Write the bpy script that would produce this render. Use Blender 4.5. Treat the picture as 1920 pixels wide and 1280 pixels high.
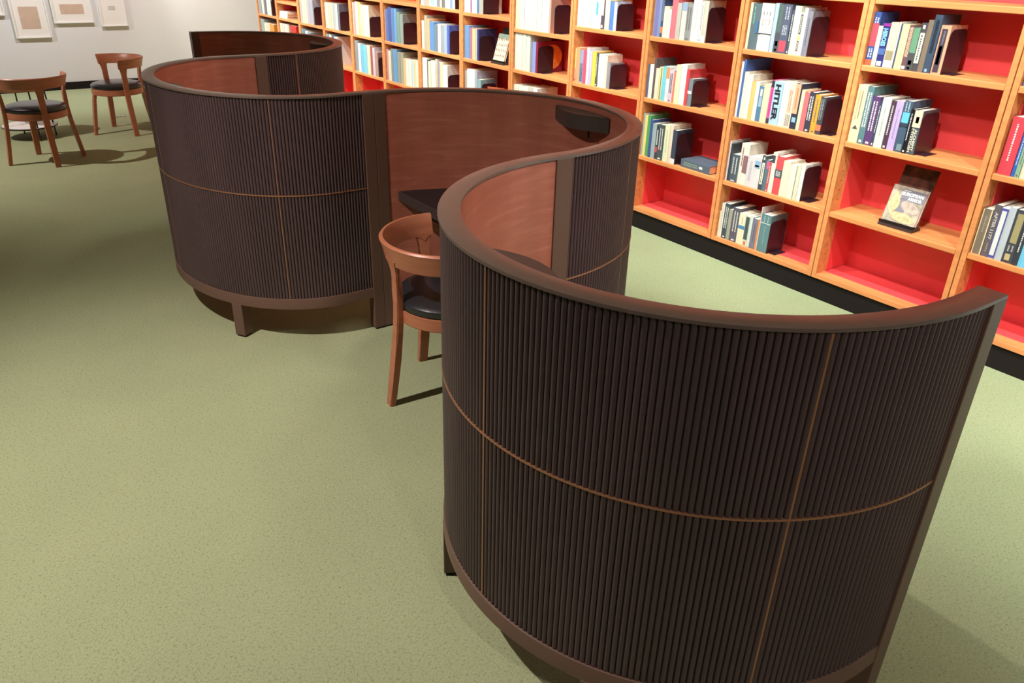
import bpy, bmesh, math, random
from mathutils import Vector, Matrix
R = math.radians
for o in list(bpy.data.objects): bpy.data.objects.remove(o)
scene = bpy.context.scene
COL = scene.collection

# ---------------- camera ----------------
cam = bpy.data.objects.new('camera', bpy.data.cameras.new('camera'))
COL.objects.link(cam); scene.camera = cam
CAM_F = Vector((-0.721466, 0.525093, -0.451402)); CAM_R = Vector((0.577918, 0.815706, 0.025196)); CAM_U = Vector((-0.381442, 0.242695, 0.891965))
cam.data.sensor_width = 36.0
cam.data.lens = 1446.095 / 1920 * 36.0
cam.data.clip_start = 0.05; cam.data.clip_end = 60
M = Matrix((CAM_R, CAM_U, -CAM_F)).transposed().to_4x4(); M.translation = Vector((0, 0, 1.6))
cam.matrix_world = M

# ---------------- world, exposure ----------------
w = bpy.data.worlds.new('world'); scene.world = w; w.use_nodes = True
bg = w.node_tree.nodes['Background']; bg.inputs[0].default_value = (1.0, .93, .85, 1); bg.inputs[1].default_value = .18
vs = scene.view_settings
vs.view_transform = 'Standard'; vs.look = 'None'; vs.gamma = 1; vs.use_curve_mapping = False
vs.exposure = 0.0

# ---------------- lights: ceiling track spots and added fill spots ----------------
def spot(name, loc, target, power, angle=80, blend=.6, size=.05, col=(1, .92, .82)):
    d = bpy.data.lights.new(name, 'SPOT'); d.energy = power; d.spot_size = R(angle); d.spot_blend = blend
    d.shadow_soft_size = size; d.color = col
    o = bpy.data.objects.new(name, d); COL.objects.link(o); o.location = loc
    o.rotation_euler = (Vector(target) - Vector(loc)).to_track_quat('-Z', 'Y').to_euler()
    return o
CEIL = 2.95
SHELF_W, GEN_W = 150, 165
for i in range(9):                       # row of spots washing the bookcases
    x = 1.0 - i * 1.38
    spot('shelf_spot', (x, 2.42, CEIL - .12), (x - .1, 3.55, .75), SHELF_W, 92, .6, .04, (.95, 1, .92))
for i in range(7):                       # second row, further out, lighting the backs of the shelves
    x = .6 - i * 1.75
    spot('wash_spot', (x, 1.65, CEIL - .12), (x - .3, 3.75, .85), 215, 62, .5, .05, (.97, .98, .90))
for i in range(7):                       # added fill row, farthest out, brightening the backs under the shelves
    x = .9 - i * 1.75
    spot('deep_fill', (x, .75, CEIL - .12), (x - .4, 3.75, 1.15), 135, 44, .6, .05, (1, .97, .90))
GC = (1, .87, .81)
for (x, y, tx, ty, tz, p, a) in ((-2.45, -.55, -2.3, .3, 0, 2.7, 95), (-7.3, -1.15, -7.3, .6, 0, 2.3, 92), (-.25, 1.50, -1.78, 1.32, .62, 1.5, 31), (1.2, .3, .3, 1.7, 0, .85, 90),  # last two are added fill: near booth's lining, shadowed floor at right
                       (-9.2, 1.6, -10.7, 1.4, .3, 1.3, 95), (-9.2, -.9, -10.8, .3, .4, 1.35, 95), (-3.2, 1.9, -4.32, 1.25, .7, .75, 36)):  # last one is added fill to brighten the third booth's lining
    spot('room_and_fill_spot', (x, y, CEIL - .12), (tx, ty, tz), GEN_W * p, a, 1.0, .28 if a < 60 else .03, GC if x > -9 else (1, .95, .95))

# ---------------- helpers ----------------
def tag(o, label=None, cat=None, group=None, kind=None):
    if label: o['label'] = label
    if cat: o['category'] = cat
    if group: o['group'] = group
    if kind: o['kind'] = kind
    return o
def empty(name, loc=(0, 0, 0), rz=0, parent=None):
    o = bpy.data.objects.new(name, None); COL.objects.link(o); o.location = loc; o.rotation_euler = (0, 0, rz)
    o.empty_display_size = .1
    if parent: o.parent = parent
    return o
def obj(name, bm, mats, parent=None, smooth=False, loc=None):
    bmesh.ops.recalc_face_normals(bm, faces=bm.faces)
    me = bpy.data.meshes.new(name); bm.to_mesh(me); bm.free()
    for m in (mats if isinstance(mats, (list, tuple)) else [mats]): me.materials.append(m)
    if smooth:
        for p in me.polygons: p.use_smooth = True
        try: me.set_sharp_from_angle(angle=R(28))
        except Exception: pass
    o = bpy.data.objects.new(name, me); COL.objects.link(o)
    if parent: o.parent = parent
    if loc: o.location = loc
    return o
def box(bm, x0, x1, y0, y1, z0, z1, mi=0, bev=0):
    b2 = bmesh.new() if bev else bm
    vs_ = [b2.verts.new(c) for c in ((x0, y0, z0), (x1, y0, z0), (x1, y1, z0), (x0, y1, z0), (x0, y0, z1), (x1, y0, z1), (x1, y1, z1), (x0, y1, z1))]
    fs = []
    for f in ((0, 3, 2, 1), (4, 5, 6, 7), (0, 1, 5, 4), (1, 2, 6, 5), (2, 3, 7, 6), (3, 0, 4, 7)):
        nf = b2.faces.new([vs_[i] for i in f]); nf.material_index = mi; fs.append(nf)
    if bev:
        bmesh.ops.bevel(b2, geom=list(b2.edges), offset=bev, segments=2, affect='EDGES', profile=.5)
        for f in b2.faces: f.material_index = mi
        me = bpy.data.meshes.new('t'); b2.to_mesh(me); b2.free(); bm.from_mesh(me); bpy.data.meshes.remove(me)
    return fs
def newbm(): return bmesh.new()
def loft(bm, rings, closed=True, cap=True, mi=0):
    """rings: list of lists of points"""
    V = [[bm.verts.new(p) for p in r] for r in rings]
    n = len(V[0])
    for a, b in zip(V[:-1], V[1:]):
        for i in range(n if closed else n - 1):
            j = (i + 1) % n
            f = bm.faces.new((a[i], a[j], b[j], b[i])); f.material_index = mi
    if cap and closed:
        f = bm.faces.new(V[0]); f.material_index = mi
        f = bm.faces.new(list(reversed(V[-1]))); f.material_index = mi
    return V
def disc_lathe(bm, prof, n=48, mi=0, c=(0, 0)):
    rings = []
    for r, z in prof:
        rings.append([(c[0] + r * math.cos(2 * math.pi * k / n), c[1] + r * math.sin(2 * math.pi * k / n), z) for k in range(n)])
    loft(bm, rings, True, True, mi)

# ---------------- materials ----------------
def lin(c): return tuple((v / 255 / 12.92 if v / 255 <= .04045 else ((v / 255 + .055) / 1.055) ** 2.4) for v in c)
def mat(name, col, rough=.5, spec=.5, metal=0.0, noise=None, bump=None, coat=0.0, bright=None):
    """noise=(scale xyz, amount, detail): colour variation; bump=(scale xyz, strength, distance)"""
    m = bpy.data.materials.new(name); m.use_nodes = True; nt = m.node_tree; b = nt.nodes['Principled BSDF']
    b.inputs['Base Color'].default_value = (*col, 1); b.inputs['Roughness'].default_value = rough
    b.inputs['Specular IOR Level'].default_value = spec; b.inputs['Metallic'].default_value = metal
    if coat: b.inputs['Coat Weight'].default_value = coat
    if noise or bump:
        tc = nt.nodes.new('ShaderNodeTexCoord')
    if noise:
        sc, amt, det = noise
        mp = nt.nodes.new('ShaderNodeMapping'); mp.inputs['Scale'].default_value = sc
        nz = nt.nodes.new('ShaderNodeTexNoise'); nz.inputs['Scale'].default_value = 1; nz.inputs['Detail'].default_value = det
        rp = nt.nodes.new('ShaderNodeMix'); rp.data_type = 'RGBA'
        rg = nt.nodes.new('ShaderNodeMapRange'); rg.inputs[1].default_value = .3; rg.inputs[2].default_value = .7
        nt.links.new(tc.outputs['Object'], mp.inputs[0]); nt.links.new(mp.outputs[0], nz.inputs['Vector'])
        nt.links.new(nz.outputs['Fac'], rg.inputs[0]); nt.links.new(rg.outputs[0], rp.inputs[0])
        rp.inputs[6].default_value = (*[c * (1 - amt) for c in col], 1); rp.inputs[7].default_value = (*[min(1, c * (1 + amt)) for c in col], 1)
        nt.links.new(rp.outputs[2], b.inputs['Base Color'])
    if bump:
        sc, st, di = bump
        mp = nt.nodes.new('ShaderNodeMapping'); mp.inputs['Scale'].default_value = sc
        nz = nt.nodes.new('ShaderNodeTexNoise'); nz.inputs['Scale'].default_value = 1; nz.inputs['Detail'].default_value = 3
        bp = nt.nodes.new('ShaderNodeBump'); bp.inputs['Strength'].default_value = st; bp.inputs['Distance'].default_value = di
        nt.links.new(tc.outputs['Object'], mp.inputs[0]); nt.links.new(mp.outputs[0], nz.inputs['Vector'])
        nt.links.new(nz.outputs['Fac'], bp.inputs['Height']); nt.links.new(bp.outputs[0], b.inputs['Normal'])
    return m
M_carpet = mat('carpet', (.30, .37, .17), .95, .1)
def carpet_nodes():
    nt = M_carpet.node_tree; b = nt.nodes['Principled BSDF']; L = nt.links
    tc = nt.nodes.new('ShaderNodeTexCoord')
    mp = nt.nodes.new('ShaderNodeMapping'); mp.inputs['Rotation'].default_value = (0, 0, R(35)); mp.inputs['Scale'].default_value = (160, 520, 1)
    n1 = nt.nodes.new('ShaderNodeTexNoise'); n1.inputs['Scale'].default_value = 1; n1.inputs['Detail'].default_value = 3
    n2 = nt.nodes.new('ShaderNodeTexNoise'); n2.inputs['Scale'].default_value = 130; n2.inputs['Detail'].default_value = 2
    n3 = nt.nodes.new('ShaderNodeTexNoise'); n3.inputs['Scale'].default_value = 2.2; n3.inputs['Detail'].default_value = 3
    L.new(tc.outputs['Object'], mp.inputs[0]); L.new(mp.outputs[0], n1.inputs['Vector'])
    L.new(tc.outputs['Object'], n2.inputs['Vector']); L.new(tc.outputs['Object'], n3.inputs['Vector'])
    def ramp(stops):
        r = nt.nodes.new('ShaderNodeValToRGB'); cr = r.color_ramp
        cr.elements[0].position, cr.elements[0].color = stops[0][0], (*stops[0][1], 1)
        cr.elements[1].position, cr.elements[1].color = stops[-1][0], (*stops[-1][1], 1)
        for p, c in stops[1:-1]:
            e = cr.elements.new(p); e.color = (*c, 1)
        return r
    r1 = ramp([(.27, (.16, .165, .095)), (.40, (.300, .340, .200)), (.62, (.350, .402, .238)), (.8, (.45, .49, .29))])
    L.new(n1.outputs['Fac'], r1.inputs[0])
    r2 = ramp([(.28, (.72, .72, .70)), (.45, (1, 1, 1)), (1.0, (1.05, 1.05, 1.05))])
    L.new(n2.outputs['Fac'], r2.inputs[0])
    r3 = ramp([(.3, (.95, .96, .94)), (.7, (1.04, 1.03, 1.02))])
    L.new(n3.outputs['Fac'], r3.inputs[0])
    def mul(a, c):
        x = nt.nodes.new('ShaderNodeMix'); x.data_type = 'RGBA'; x.blend_type = 'MULTIPLY'; x.inputs[0].default_value = 1
        L.new(a, x.inputs[6]); L.new(c, x.inputs[7]); return x.outputs[2]
    L.new(mul(mul(r1.outputs[0], r2.outputs[0]), r3.outputs[0]), b.inputs['Base Color'])
    bp = nt.nodes.new('ShaderNodeBump'); bp.inputs['Strength'].default_value = .5; bp.inputs['Distance'].default_value = .004
    L.new(n1.outputs['Fac'], bp.inputs['Height']); L.new(bp.outputs[0], b.inputs['Normal'])
carpet_nodes()
M_wall = mat('wall_paint', (.66, .66, .665), .45, .5, bump=((60, 60, 60), .05, .002))
M_black = mat('black_base', (.014, .010, .010), .7, .15)
M_ceil = mat('ceiling_paint', (.55, .53, .50), .9)
M_wood = mat('shelf_wood', (.70, .265, .095), .42, .4, noise=((3, 30, 30), .16, 4))
M_red = mat('red_paint', (.84, .074, .082), .36, .5, noise=((4, 4, 4), .05, 2))
M_brass = mat('brass', (.45, .22, .10), .35, .5, metal=.8)
M_lamp = mat('lamp_bronze', (.060, .044, .040), .42, .5)
M_trim = mat('bronze_trim', (.42, .20, .11), .4, .5, metal=.55)
M_cap = mat('bronze_rail', (.125, .092, .076), .34, .6, noise=((30, 30, 30), .06, 2))
M_flute = mat('fluted_fabric', (.072, .044, .046), .5, .45, noise=((8, 8, 3), .10, 3))
M_post = mat('bronze_post', (.135, .076, .056), .45, .4)
M_desk = mat('black_desk', (.016, .012, .013), .55, .35)
M_deskedge = mat('dark_edge', (.045, .030, .028), .5, .4)
M_leather = mat('black_leather', (.012, .012, .016), .28, .6, bump=((90, 90, 90), .15, .002))
M_chair = mat('chair_wood', (.40, .145, .075), .38, .45, noise=((6, 6, 40), .14, 4))
M_metalblk = mat('black_metal', (.015, .014, .015), .4, .5)
M_bookend = mat('bookend_enamel', (.030, .014, .020), .33, .6)
M_page = mat('paper', (.78, .72, .60), .8, .2, noise=((1, 1, 900), .08, 1))
M_white = mat('white_laminate', (.80, .77, .76), .35, .5)
M_mat = mat('mount_board', (.74, .72, .68), .7, .3)
M_frame = mat('white_frame', (.76, .75, .72), .5, .4)
M_art = mat('toned_paper', (.52, .39, .30), .8, .2, noise=((14, 14, 14), .07, 4))
M_ink = mat('grey_ink', (.50, .47, .46), .8, noise=((60, 200, 200), .3, 3))
def wood_panel():
    m = mat('red_veneer', (.36, .115, .065), .40, .4); nt = m.node_tree; L = nt.links; b = nt.nodes['Principled BSDF']
    uv = nt.nodes.new('ShaderNodeUVMap'); uv.uv_map = 'UVMap'
    mp = nt.nodes.new('ShaderNodeMapping'); mp.inputs['Scale'].default_value = (5, 42, 1)
    n1 = nt.nodes.new('ShaderNodeTexNoise'); n1.inputs['Scale'].default_value = 1; n1.inputs['Detail'].default_value = 4; n1.inputs['Distortion'].default_value = .6
    mp2 = nt.nodes.new('ShaderNodeMapping'); mp2.inputs['Scale'].default_value = (9, 1.2, 1)
    n2 = nt.nodes.new('ShaderNodeTexNoise'); n2.inputs['Scale'].default_value = 1; n2.inputs['Detail'].default_value = 3
    L.new(uv.outputs[0], mp.inputs[0]); L.new(mp.outputs[0], n1.inputs['Vector']); L.new(uv.outputs[0], mp2.inputs[0]); L.new(mp2.outputs[0], n2.inputs['Vector'])
    r = nt.nodes.new('ShaderNodeValToRGB'); cr = r.color_ramp
    cr.elements[0].position = .25; cr.elements[0].color = (.36, .115, .075, 1); cr.elements[1].position = .8; cr.elements[1].color = (.50, .205, .145, 1)
    e = cr.elements.new(.55); e.color = (.41, .14, .092, 1)
    L.new(n1.outputs['Fac'], r.inputs[0])
    mx = nt.nodes.new('ShaderNodeMix'); mx.data_type = 'RGBA'; mx.blend_type = 'MULTIPLY'; mx.inputs[0].default_value = 1
    r2 = nt.nodes.new('ShaderNodeValToRGB'); r2.color_ramp.elements[0].position = .3; r2.color_ramp.elements[0].color = (.86, .84, .82, 1)
    r2.color_ramp.elements[1].position = .7; r2.color_ramp.elements[1].color = (1.08, 1.05, 1.05, 1)
    L.new(n2.outputs['Fac'], r2.inputs[0]); L.new(r.outputs[0], mx.inputs[6]); L.new(r2.outputs[0], mx.inputs[7]); L.new(mx.outputs[2], b.inputs['Base Color'])
    return m
M_veneer = wood_panel()

# ---------------- room ----------------
XW, YB = -10.80, 3.83
bm = newbm(); box(bm, XW - .1, 4.6, -5.2, YB + .1, -.1, 0); tag(obj('floor', bm, M_carpet), kind='structure')
bm = newbm(); box(bm, XW - .2, XW, -5.2, YB + .1, 0, CEIL); tag(obj('wall_left', bm, M_wall), kind='structure')
bm = newbm(); box(bm, XW, 4.6, YB, YB + .15, 0, CEIL); tag(obj('wall_back', bm, M_wall), kind='structure')
bm = newbm(); box(bm, 4.5, 4.65, -5.2, YB + .1, 0, CEIL); tag(obj('wall_right', bm, M_wall), kind='structure')
bm = newbm(); box(bm, XW, 4.6, -5.3, -5.15, 0, CEIL); tag(obj('wall_front', bm, M_wall), kind='structure')
bm = newbm(); box(bm, XW - .1, 4.65, -5.3, YB + .15, CEIL, CEIL + .1); tag(obj('ceiling', bm, M_ceil), kind='structure')
bm = newbm(); box(bm, XW, XW + .014, -5.15, YB, 0, .084); tag(obj('baseboard_left', bm, M_black), kind='structure')
bm = newbm(); box(bm, XW + .014, XW + .33, YB - .014, YB, 0, .084); tag(obj('baseboard_back', bm, M_black), kind='structure')

# ---------------- serpentine carrel ----------------
J = (-.544, -1.765, -3.027, -4.364, -5.693); YC = (1.404, 1.457, 1.273, 1.503); BB = (.611, .649, .523, .620)
H = 1.070; YE = (1.481, 1.4395, 1.445, 1.4385, 1.437)   # y of each joint
carrel = empty('study_carrel', (-3.1, 1.44, 0))
tag(carrel, 'long serpentine study carrel with dark fluted outer walls and red wood linings', 'study carrel')
CO = Vector((-3.1, 1.44, 0))
class Mod:
    pass
mods = []
for i in range(4):
    m = Mod(); s = -1 if i % 2 == 0 else 1; m.s = s
    a = (J[i] - J[i + 1]) / 2; cx = (J[i] + J[i + 1]) / 2; m.cx, m.a, m.b, m.cy = cx, a, BB[i], YC[i]
    pts = []
    def st(x, ya, yb):
        n = max(1, int(abs(ya - yb) / .02)); return [(x, ya + (yb - ya) * k / n) for k in range(n)]
    pts += st(J[i], YE[i], YC[i])
    pts += [(cx + a * math.cos(t), YC[i] + s * BB[i] * math.sin(t)) for t in [math.pi * k / 240 for k in range(241)]]
    pts += st(J[i + 1], YC[i], YE[i + 1])[1:] + [(J[i + 1], YE[i + 1])]
    P = [Vector((x - CO.x, y - CO.y)) for x, y in pts]
    Sx = [0]
    for p, q in zip(P[:-1], P[1:]): Sx.append(Sx[-1] + (q - p).length)
    m.P, m.S, m.L = P, Sx, Sx[-1]
    # outward normal sign: i even -> left of travel, odd -> right of travel
    m.sg = 1 if i % 2 == 0 else -1
    mods.append(m)
import bisect
def at(m, s):
    s = min(max(s, 0), m.L); k = min(max(bisect.bisect_right(m.S, s) - 1, 0), len(m.P) - 2)
    while m.S[k + 1] - m.S[k] < 1e-7 and k < len(m.P) - 2: k += 1
    f = (s - m.S[k]) / max(1e-9, m.S[k + 1] - m.S[k])
    p = m.P[k].lerp(m.P[k + 1], f)
    a0, a1 = at_raw(m, s - .012), at_raw(m, s + .012)
    d = (a1 - a0).normalized()
    n = Vector((-d.y, d.x)) * m.sg
    return p, d, n
def at_raw(m, s):
    if s < 0: return m.P[0] + (m.P[0] - m.P[1]).normalized() * (-s)
    if s > m.L: return m.P[-1] + (m.P[-1] - m.P[-2]).normalized() * (s - m.L)
    k = min(max(bisect.bisect_right(m.S, s) - 1, 0), len(m.P) - 2)
    f = (s - m.S[k]) / max(1e-9, m.S[k + 1] - m.S[k]); return m.P[k].lerp(m.P[k + 1], f)
def angle_s(m, deg):
    """arc length where the curve passes the given ellipse angle"""
    t = R(deg); tgt = Vector((m.cx + m.a * math.cos(t) - CO.x, m.cy + m.s * m.b * math.sin(t) - CO.y))
    return m.S[min(range(len(m.P)), key=lambda k: (m.P[k] - tgt).length)]
def ribbon(m, s0, s1, o0, o1, z0, z1, step=.018, uv=False, bevtop=0.0):
    """closed box ribbon following the curve between two offsets along the outward normal"""
    bm = newbm(); n = max(2, int((s1 - s0) / step)); rings = []
    for k in range(n + 1):
        p, d, nn = at(m, s0 + (s1 - s0) * k / n)
        if bevtop:
            b = bevtop; sg = 1 if o1 > o0 else -1
            prof = [(o0, z0), (o0, z1 - b), (o0 + sg * b * .3, z1 - b * .3), (o0 + sg * b, z1), (o1 - sg * b, z1), (o1 - sg * b * .3, z1 - b * .3), (o1, z1 - b), (o1, z0)]
        else: prof = [(o0, z0), (o0, z1), (o1, z1), (o1, z0)]
        rings.append([(p.x + nn.x * o, p.y + nn.y * o, z) for o, z in prof])
    V = loft(bm, rings)
    if uv:
        L = bm.loops.layers.uv.new('UVMap'); ids = {}
        for k, r in enumerate(V):
            for v in r: ids[v] = (s0 + (s1 - s0) * k / n)
        for f in bm.faces:
            for l in f.loops: l[L].uv = (ids[l.vert], l.vert.co.z)
    return bm
RIB = .0132
Z0P, ZP1 = .212, 1.0625
names = ('near', 'second', 'third', 'far')
postl = {0: (.050, .031), 1: (.031, .051), 2: (.051, .031), 3: (.031, .050)}
for i, m in enumerate(mods):
    ls, le = postl[i]; s0, s1 = ls, m.L - le
    # fluted outer skin: real half-round ribs
    n = int((s1 - s0) / RIB); st = (s1 - s0) / n; rings = []
    bm = newbm(); prev = None; K = 8
    for k in range(n * K + 1):
        u = (k % K) / K; p, d, nn = at(m, s0 + st * k / K)
        off = .0158 + .0062 * math.sin(math.pi * u) ** .55 if k % K else .0150
        q = p + nn * off
        a = bm.verts.new((q.x, q.y, Z0P)); b = bm.verts.new((q.x, q.y, ZP1))
        if prev: bm.faces.new((prev[0], a, b, prev[1]))
        prev = (a, b)
    fl = obj('fluted_panel', bm, M_flute, carrel, smooth=True)
    core = obj('core_panel', ribbon(m, s0, s1, -.0185, .0142, Z0P, ZP1), M_flute, carrel)
    vn = obj('veneer_lining', ribbon(m, s0, s1, -.0225, -.0187, Z0P, ZP1, uv=True), M_veneer, carrel)
    obj('top_rail', ribbon(m, 0, m.L, -.0265, .0265, ZP1, H, bevtop=.0010), M_cap, carrel, smooth=True)
    obj('bottom_rail', ribbon(m, s0, s1, -.0255, .0255, .163, Z0P, bevtop=.0015), M_cap if False else M_post, carrel, smooth=True)
    obj('middle_trim', ribbon(m, s0, s1, .015, .0234, .6720, .6764), M_trim, carrel, smooth=True)
    for dg in ((30, 90, 150), (30, 90, 150), (26, 90, 154), (13, 90, 160))[i]:
        sc = angle_s(m, dg)
        obj('vertical_trim', ribbon(m, sc - .0021, sc + .0021, .015, .0219, Z0P, ZP1, step=.003), M_trim, carrel)
    # legs under the bottom rail
    for dg in ((60, 120), (60, 120), (51, 129), (60, 120))[i]:
        p, d, nn = at(m, angle_s(m, dg)); bm = newbm(); box(bm, -.027, .027, -.027, .027, .008, .164, bev=.003); box(bm, -.022, .022, -.022, .022, 0, .009, mi=1)
        lg = obj('leg', bm, [M_post, M_black], carrel, loc=(p.x, p.y, 0)); lg.rotation_euler = (0, 0, math.atan2(d.y, d.x))
    # desktop: circle segment behind a straight chord
    yc = (1.345, 1.527, 1.345, 1.53)[i]; inner = []
    for k in range(121):
        t = math.pi * k / 120; x, y = m.cx + (m.a - .0235) * math.cos(t), m.cy + m.s * (m.b - .0235) * math.sin(t)
        if (y - yc) * m.s > -1e-6: inner.append((x - CO.x, y - CO.y))
    bm = newbm()
    loft(bm, [[(x, y, z) for x, y in inner] for z in (.600, .641)])
    dk = obj('desktop', bm, M_deskedge, carrel)
    bm = newbm(); cxm = m.cx - CO.x; cym = (yc + m.s * .25) - CO.y
    loft(bm, [[(cxm + (x - cxm) * .985, cym + (y - cym) * .97, z) for x, y in inner] for z in (.640, .6425)])
    obj('desk_inlay', bm, M_desk, dk)
    bm = newbm(); x0_, x1_ = min(p[0] for p in inner), max(p[0] for p in inner); ys = yc - CO.y
    box(bm, x0_ + .12, x1_ - .12, min(ys + m.s * .05, ys + m.s * .07), max(ys + m.s * .05, ys + m.s * .07), .565, .6005)
    obj('desk_rail', bm, M_desk, dk)
    # wall lamp: bow-fronted box on the lining below the top rail
    yw = m.cy + m.s * (m.b - .0235) - CO.y; arc = []
    for k in range(17):
        u = -1 + 2 * k / 16; x = .165 * u
        yy = yw + m.s * (-.088 + .070 * u * u if abs(u) < 1 else -.030)
        arc.append((cxm + x, yy))
    back = []
    for k in range(13):
        x = .165 - .33 * k / 12
        y = m.cy + m.s * (m.b - .0245) * math.sqrt(max(0, 1 - (x / (m.a - .0235)) ** 2)) - CO.y
        back.append((cxm + x, y))
    bm = newbm(); loft(bm, [[(x, y, z) for x, y in arc + back] for z in (.982, 1.040)])
    bmesh.ops.bevel(bm, geom=[e for e in bm.edges if abs(e.verts[0].co.z - e.verts[1].co.z) < 1e-4], offset=.003, segments=2, affect='EDGES')
    lp = obj('wall_lamp', bm, M_lamp, carrel); lp['label'] = 'bow fronted bronze reading lamp housing'
    bm = newbm(); bmesh.ops.create_cone(bm, cap_ends=True, segments=12, radius1=.004, radius2=.004, depth=.03)
    obj('switch', bm, M_black, lp, loc=(cxm + .08, yw - m.s * .055, .968))
def post(x, y0, y1, w=.0275, foot=True, z0=0.0):
    bm = newbm(); box(bm, x - w - CO.x, x + w - CO.x, y0 - CO.y, y1 - CO.y, z0 + .008, ZP1 + .0005, bev=.002)
    box(bm, x - w * .8 - CO.x, x + w * .8 - CO.x, y0 + .005 - CO.y, y1 - .005 - CO.y, 0, .009, mi=1)
    o = obj('post', bm, [M_post, M_black], carrel); return o
post(J[0], 1.431, 1.481); post(J[1], 1.4085, 1.4705); post(J[2], 1.394, 1.4445); post(J[2], 1.4455, 1.496); post(J[3], 1.4075, 1.4695); post(J[4], 1.437, 1.487)

# ---------------- chairs ----------------
def make_chair():
    root = empty('armchair')
    # leg path: radius and height profile
    def leg(angle, full, name='leg'):
        bm = newbm(); c, s_ = math.cos(angle), math.sin(angle)
        prof = [(.000, .270), (.10, .2555), (.20, .241), (.30, .229), (.37, .2235), (.42, .2215), (.47, .222), (.52, .2245), (.545, .2270), (.570, .2312), (.60, .2386)] if full else \
               [(.000, .262), (.10, .248), (.20, .233), (.30, .217), (.352, .2035)]
        rings = []
        for z, r in prof:
            wd = .0215 if z > .3 else .0215 - (.3 - z) * .006
            if z > .5: wd = .0215 + (z - .5) ** 2 * 1.8
            td = .0092 if z > .53 else (.0115 if z > .5 else (.0135 if z > .1 else .0125))
            ring = []
            for (dr, dt) in ((-td, -wd), (td, -wd), (td, wd), (-td, wd)):
                ring.append((c * (r + dr) - s_ * dt, s_ * (r + dr) + c * dt, z))
            rings.append(ring)
        loft(bm, rings)
        bmesh.ops.bevel(bm, geom=[e for e in bm.edges if abs(e.verts[0].co.z - e.verts[1].co.z) > .02], offset=.004, segments=2, affect='EDGES')
        o = obj(name, bm, M_chair, root, smooth=True); return o
    leg(R(-90), True); leg(R(180), True); leg(R(0), True); leg(R(90), False)
    # curved back rail
    bm = newbm(); rings = []; n = 64; A0, A1 = R(180 - 10), R(360 + 10)
    for k in range(n + 1):
        a = A0 + (A1 - A0) * k / n; c, s_ = math.cos(a), math.sin(a)
        ea = min(k, n - k) / n
        # the lower edge dips where the legs flow into the rail
        dl = min(abs(a - R(180)), abs(a - R(270)), abs(a - R(360)))
        zb = .578 - .022 * max(0, 1 - dl / .16) ** 2
        t = .0095
        rb, rt = .2300 + (zb - .565) * .28, .254
        zt = .662
        prof = [(rb - t, zb + .003), (rb, zb), (rb + t, zb + .003), ((rb + rt) / 2 + t * 1.1 - .002, (zb + zt) / 2), (rt + t, zt - .006), (rt + t * .5, zt), (rt - t * .5, zt), (rt - t, zt - .006), ((rb + rt) / 2 - t * 1.1 - .002, (zb + zt) / 2)]
        rings.append([(r * c, r * s_, z) for r, z in prof])
    loft(bm, rings); obj('back_rail', bm, M_chair, root, smooth=True)
    # seat ring and leather cushion
    bm = newbm(); nn = 56
    rings = [[(r * math.cos(2 * math.pi * k / nn), r * math.sin(2 * math.pi * k / nn), z) for k in range(nn)] for r, z in ((.200, .348), (.212, .348), (.2145, .352), (.2145, .398), (.200, .400))]
    V = loft(bm, rings, cap=False)
    for k in range(nn):
        j = (k + 1) % nn; bm.faces.new((V[0][k], V[4][k], V[4][j], V[0][j]))
    obj('seat_frame', bm, M_chair, root, smooth=True)
    bm = newbm(); disc_lathe(bm, [(.196, .372), (.204, .398), (.2120, .404), (.2150, .415), (.2125, .428), (.200, .439), (.165, .448), (.11, .4535), (.05, .4555), (.004, .456)], 56)
    obj('seat_cushion', bm, M_leather, root, smooth=True)
    return root
def copy_tree(o, parent=None):
    c = o.copy(); COL.objects.link(c)
    if parent: c.parent = parent
    for ch in list(o.children): copy_tree(ch, c)
    return c
chair = make_chair()
spec = [((-2.352, 1.415), R(-3), 'round backed wooden armchair pulled up to the desk inside the serpentine carrel'),
        ((-7.205, .572), R(98), 'round backed wooden armchair seen from behind, cut off by left frame edge'),
        ((-8.072, 1.322), R(190), 'reddish wooden armchair standing alone near the white wall, partly behind the carrel')]
for k, (xy, rz, lab) in enumerate(spec):
    c = chair if k == 0 else copy_tree(chair)
    c.location = (*xy, 0); c.rotation_euler = (0, 0, rz); tag(c, lab, 'chair', 'round backed wooden armchairs')

# ---------------- side table ----------------
t = tag(empty('side_table', (-8.19, .573, 0)), 'small round two-tier table with black legs and white lower shelf behind the leftmost chair', 'table')
bm = newbm(); disc_lathe(bm, [(.212, .420), (.215, .424), (.215, .436), (.212, .440)], 48); obj('table_top', bm, M_metalblk, t, smooth=True)
bm = newbm(); n = 48
V = loft(bm, [[(r * math.cos(2 * math.pi * k / n), r * math.sin(2 * math.pi * k / n), z) for k in range(n)] for r, z in ((.214, .418), (.2175, .418), (.2175, .441), (.214, .441))], cap=False)
for k in range(n): bm.faces.new((V[0][k], V[3][k], V[3][(k + 1) % n], V[0][(k + 1) % n]))
obj('brass_rim', bm, M_brass, t)
bm = newbm(); disc_lathe(bm, [(.218, .098), (.222, .101), (.222, .108), (.218, .110)], 48); sh = obj('lower_shelf', bm, M_metalblk, t, smooth=True)
bm = newbm(); disc_lathe(bm, [(.215, .109), (.215, .1125)], 48); obj('shelf_inlay', bm, M_white, sh)
for (x, y) in ((.043, -.191), (-.190, -.042), (.208, .041), (-.003, .191)):
    bm = newbm(); rings = []
    for z in (0, .45):
        f = 1 - .10 * z / .45
        rings.append([(x * f + .0065 * math.cos(a), y * f + .0065 * math.sin(a), min(z, .42)) for a in [2 * math.pi * q / 10 for q in range(10)]])
    loft(bm, rings); obj('leg', bm, M_metalblk, t)

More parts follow.
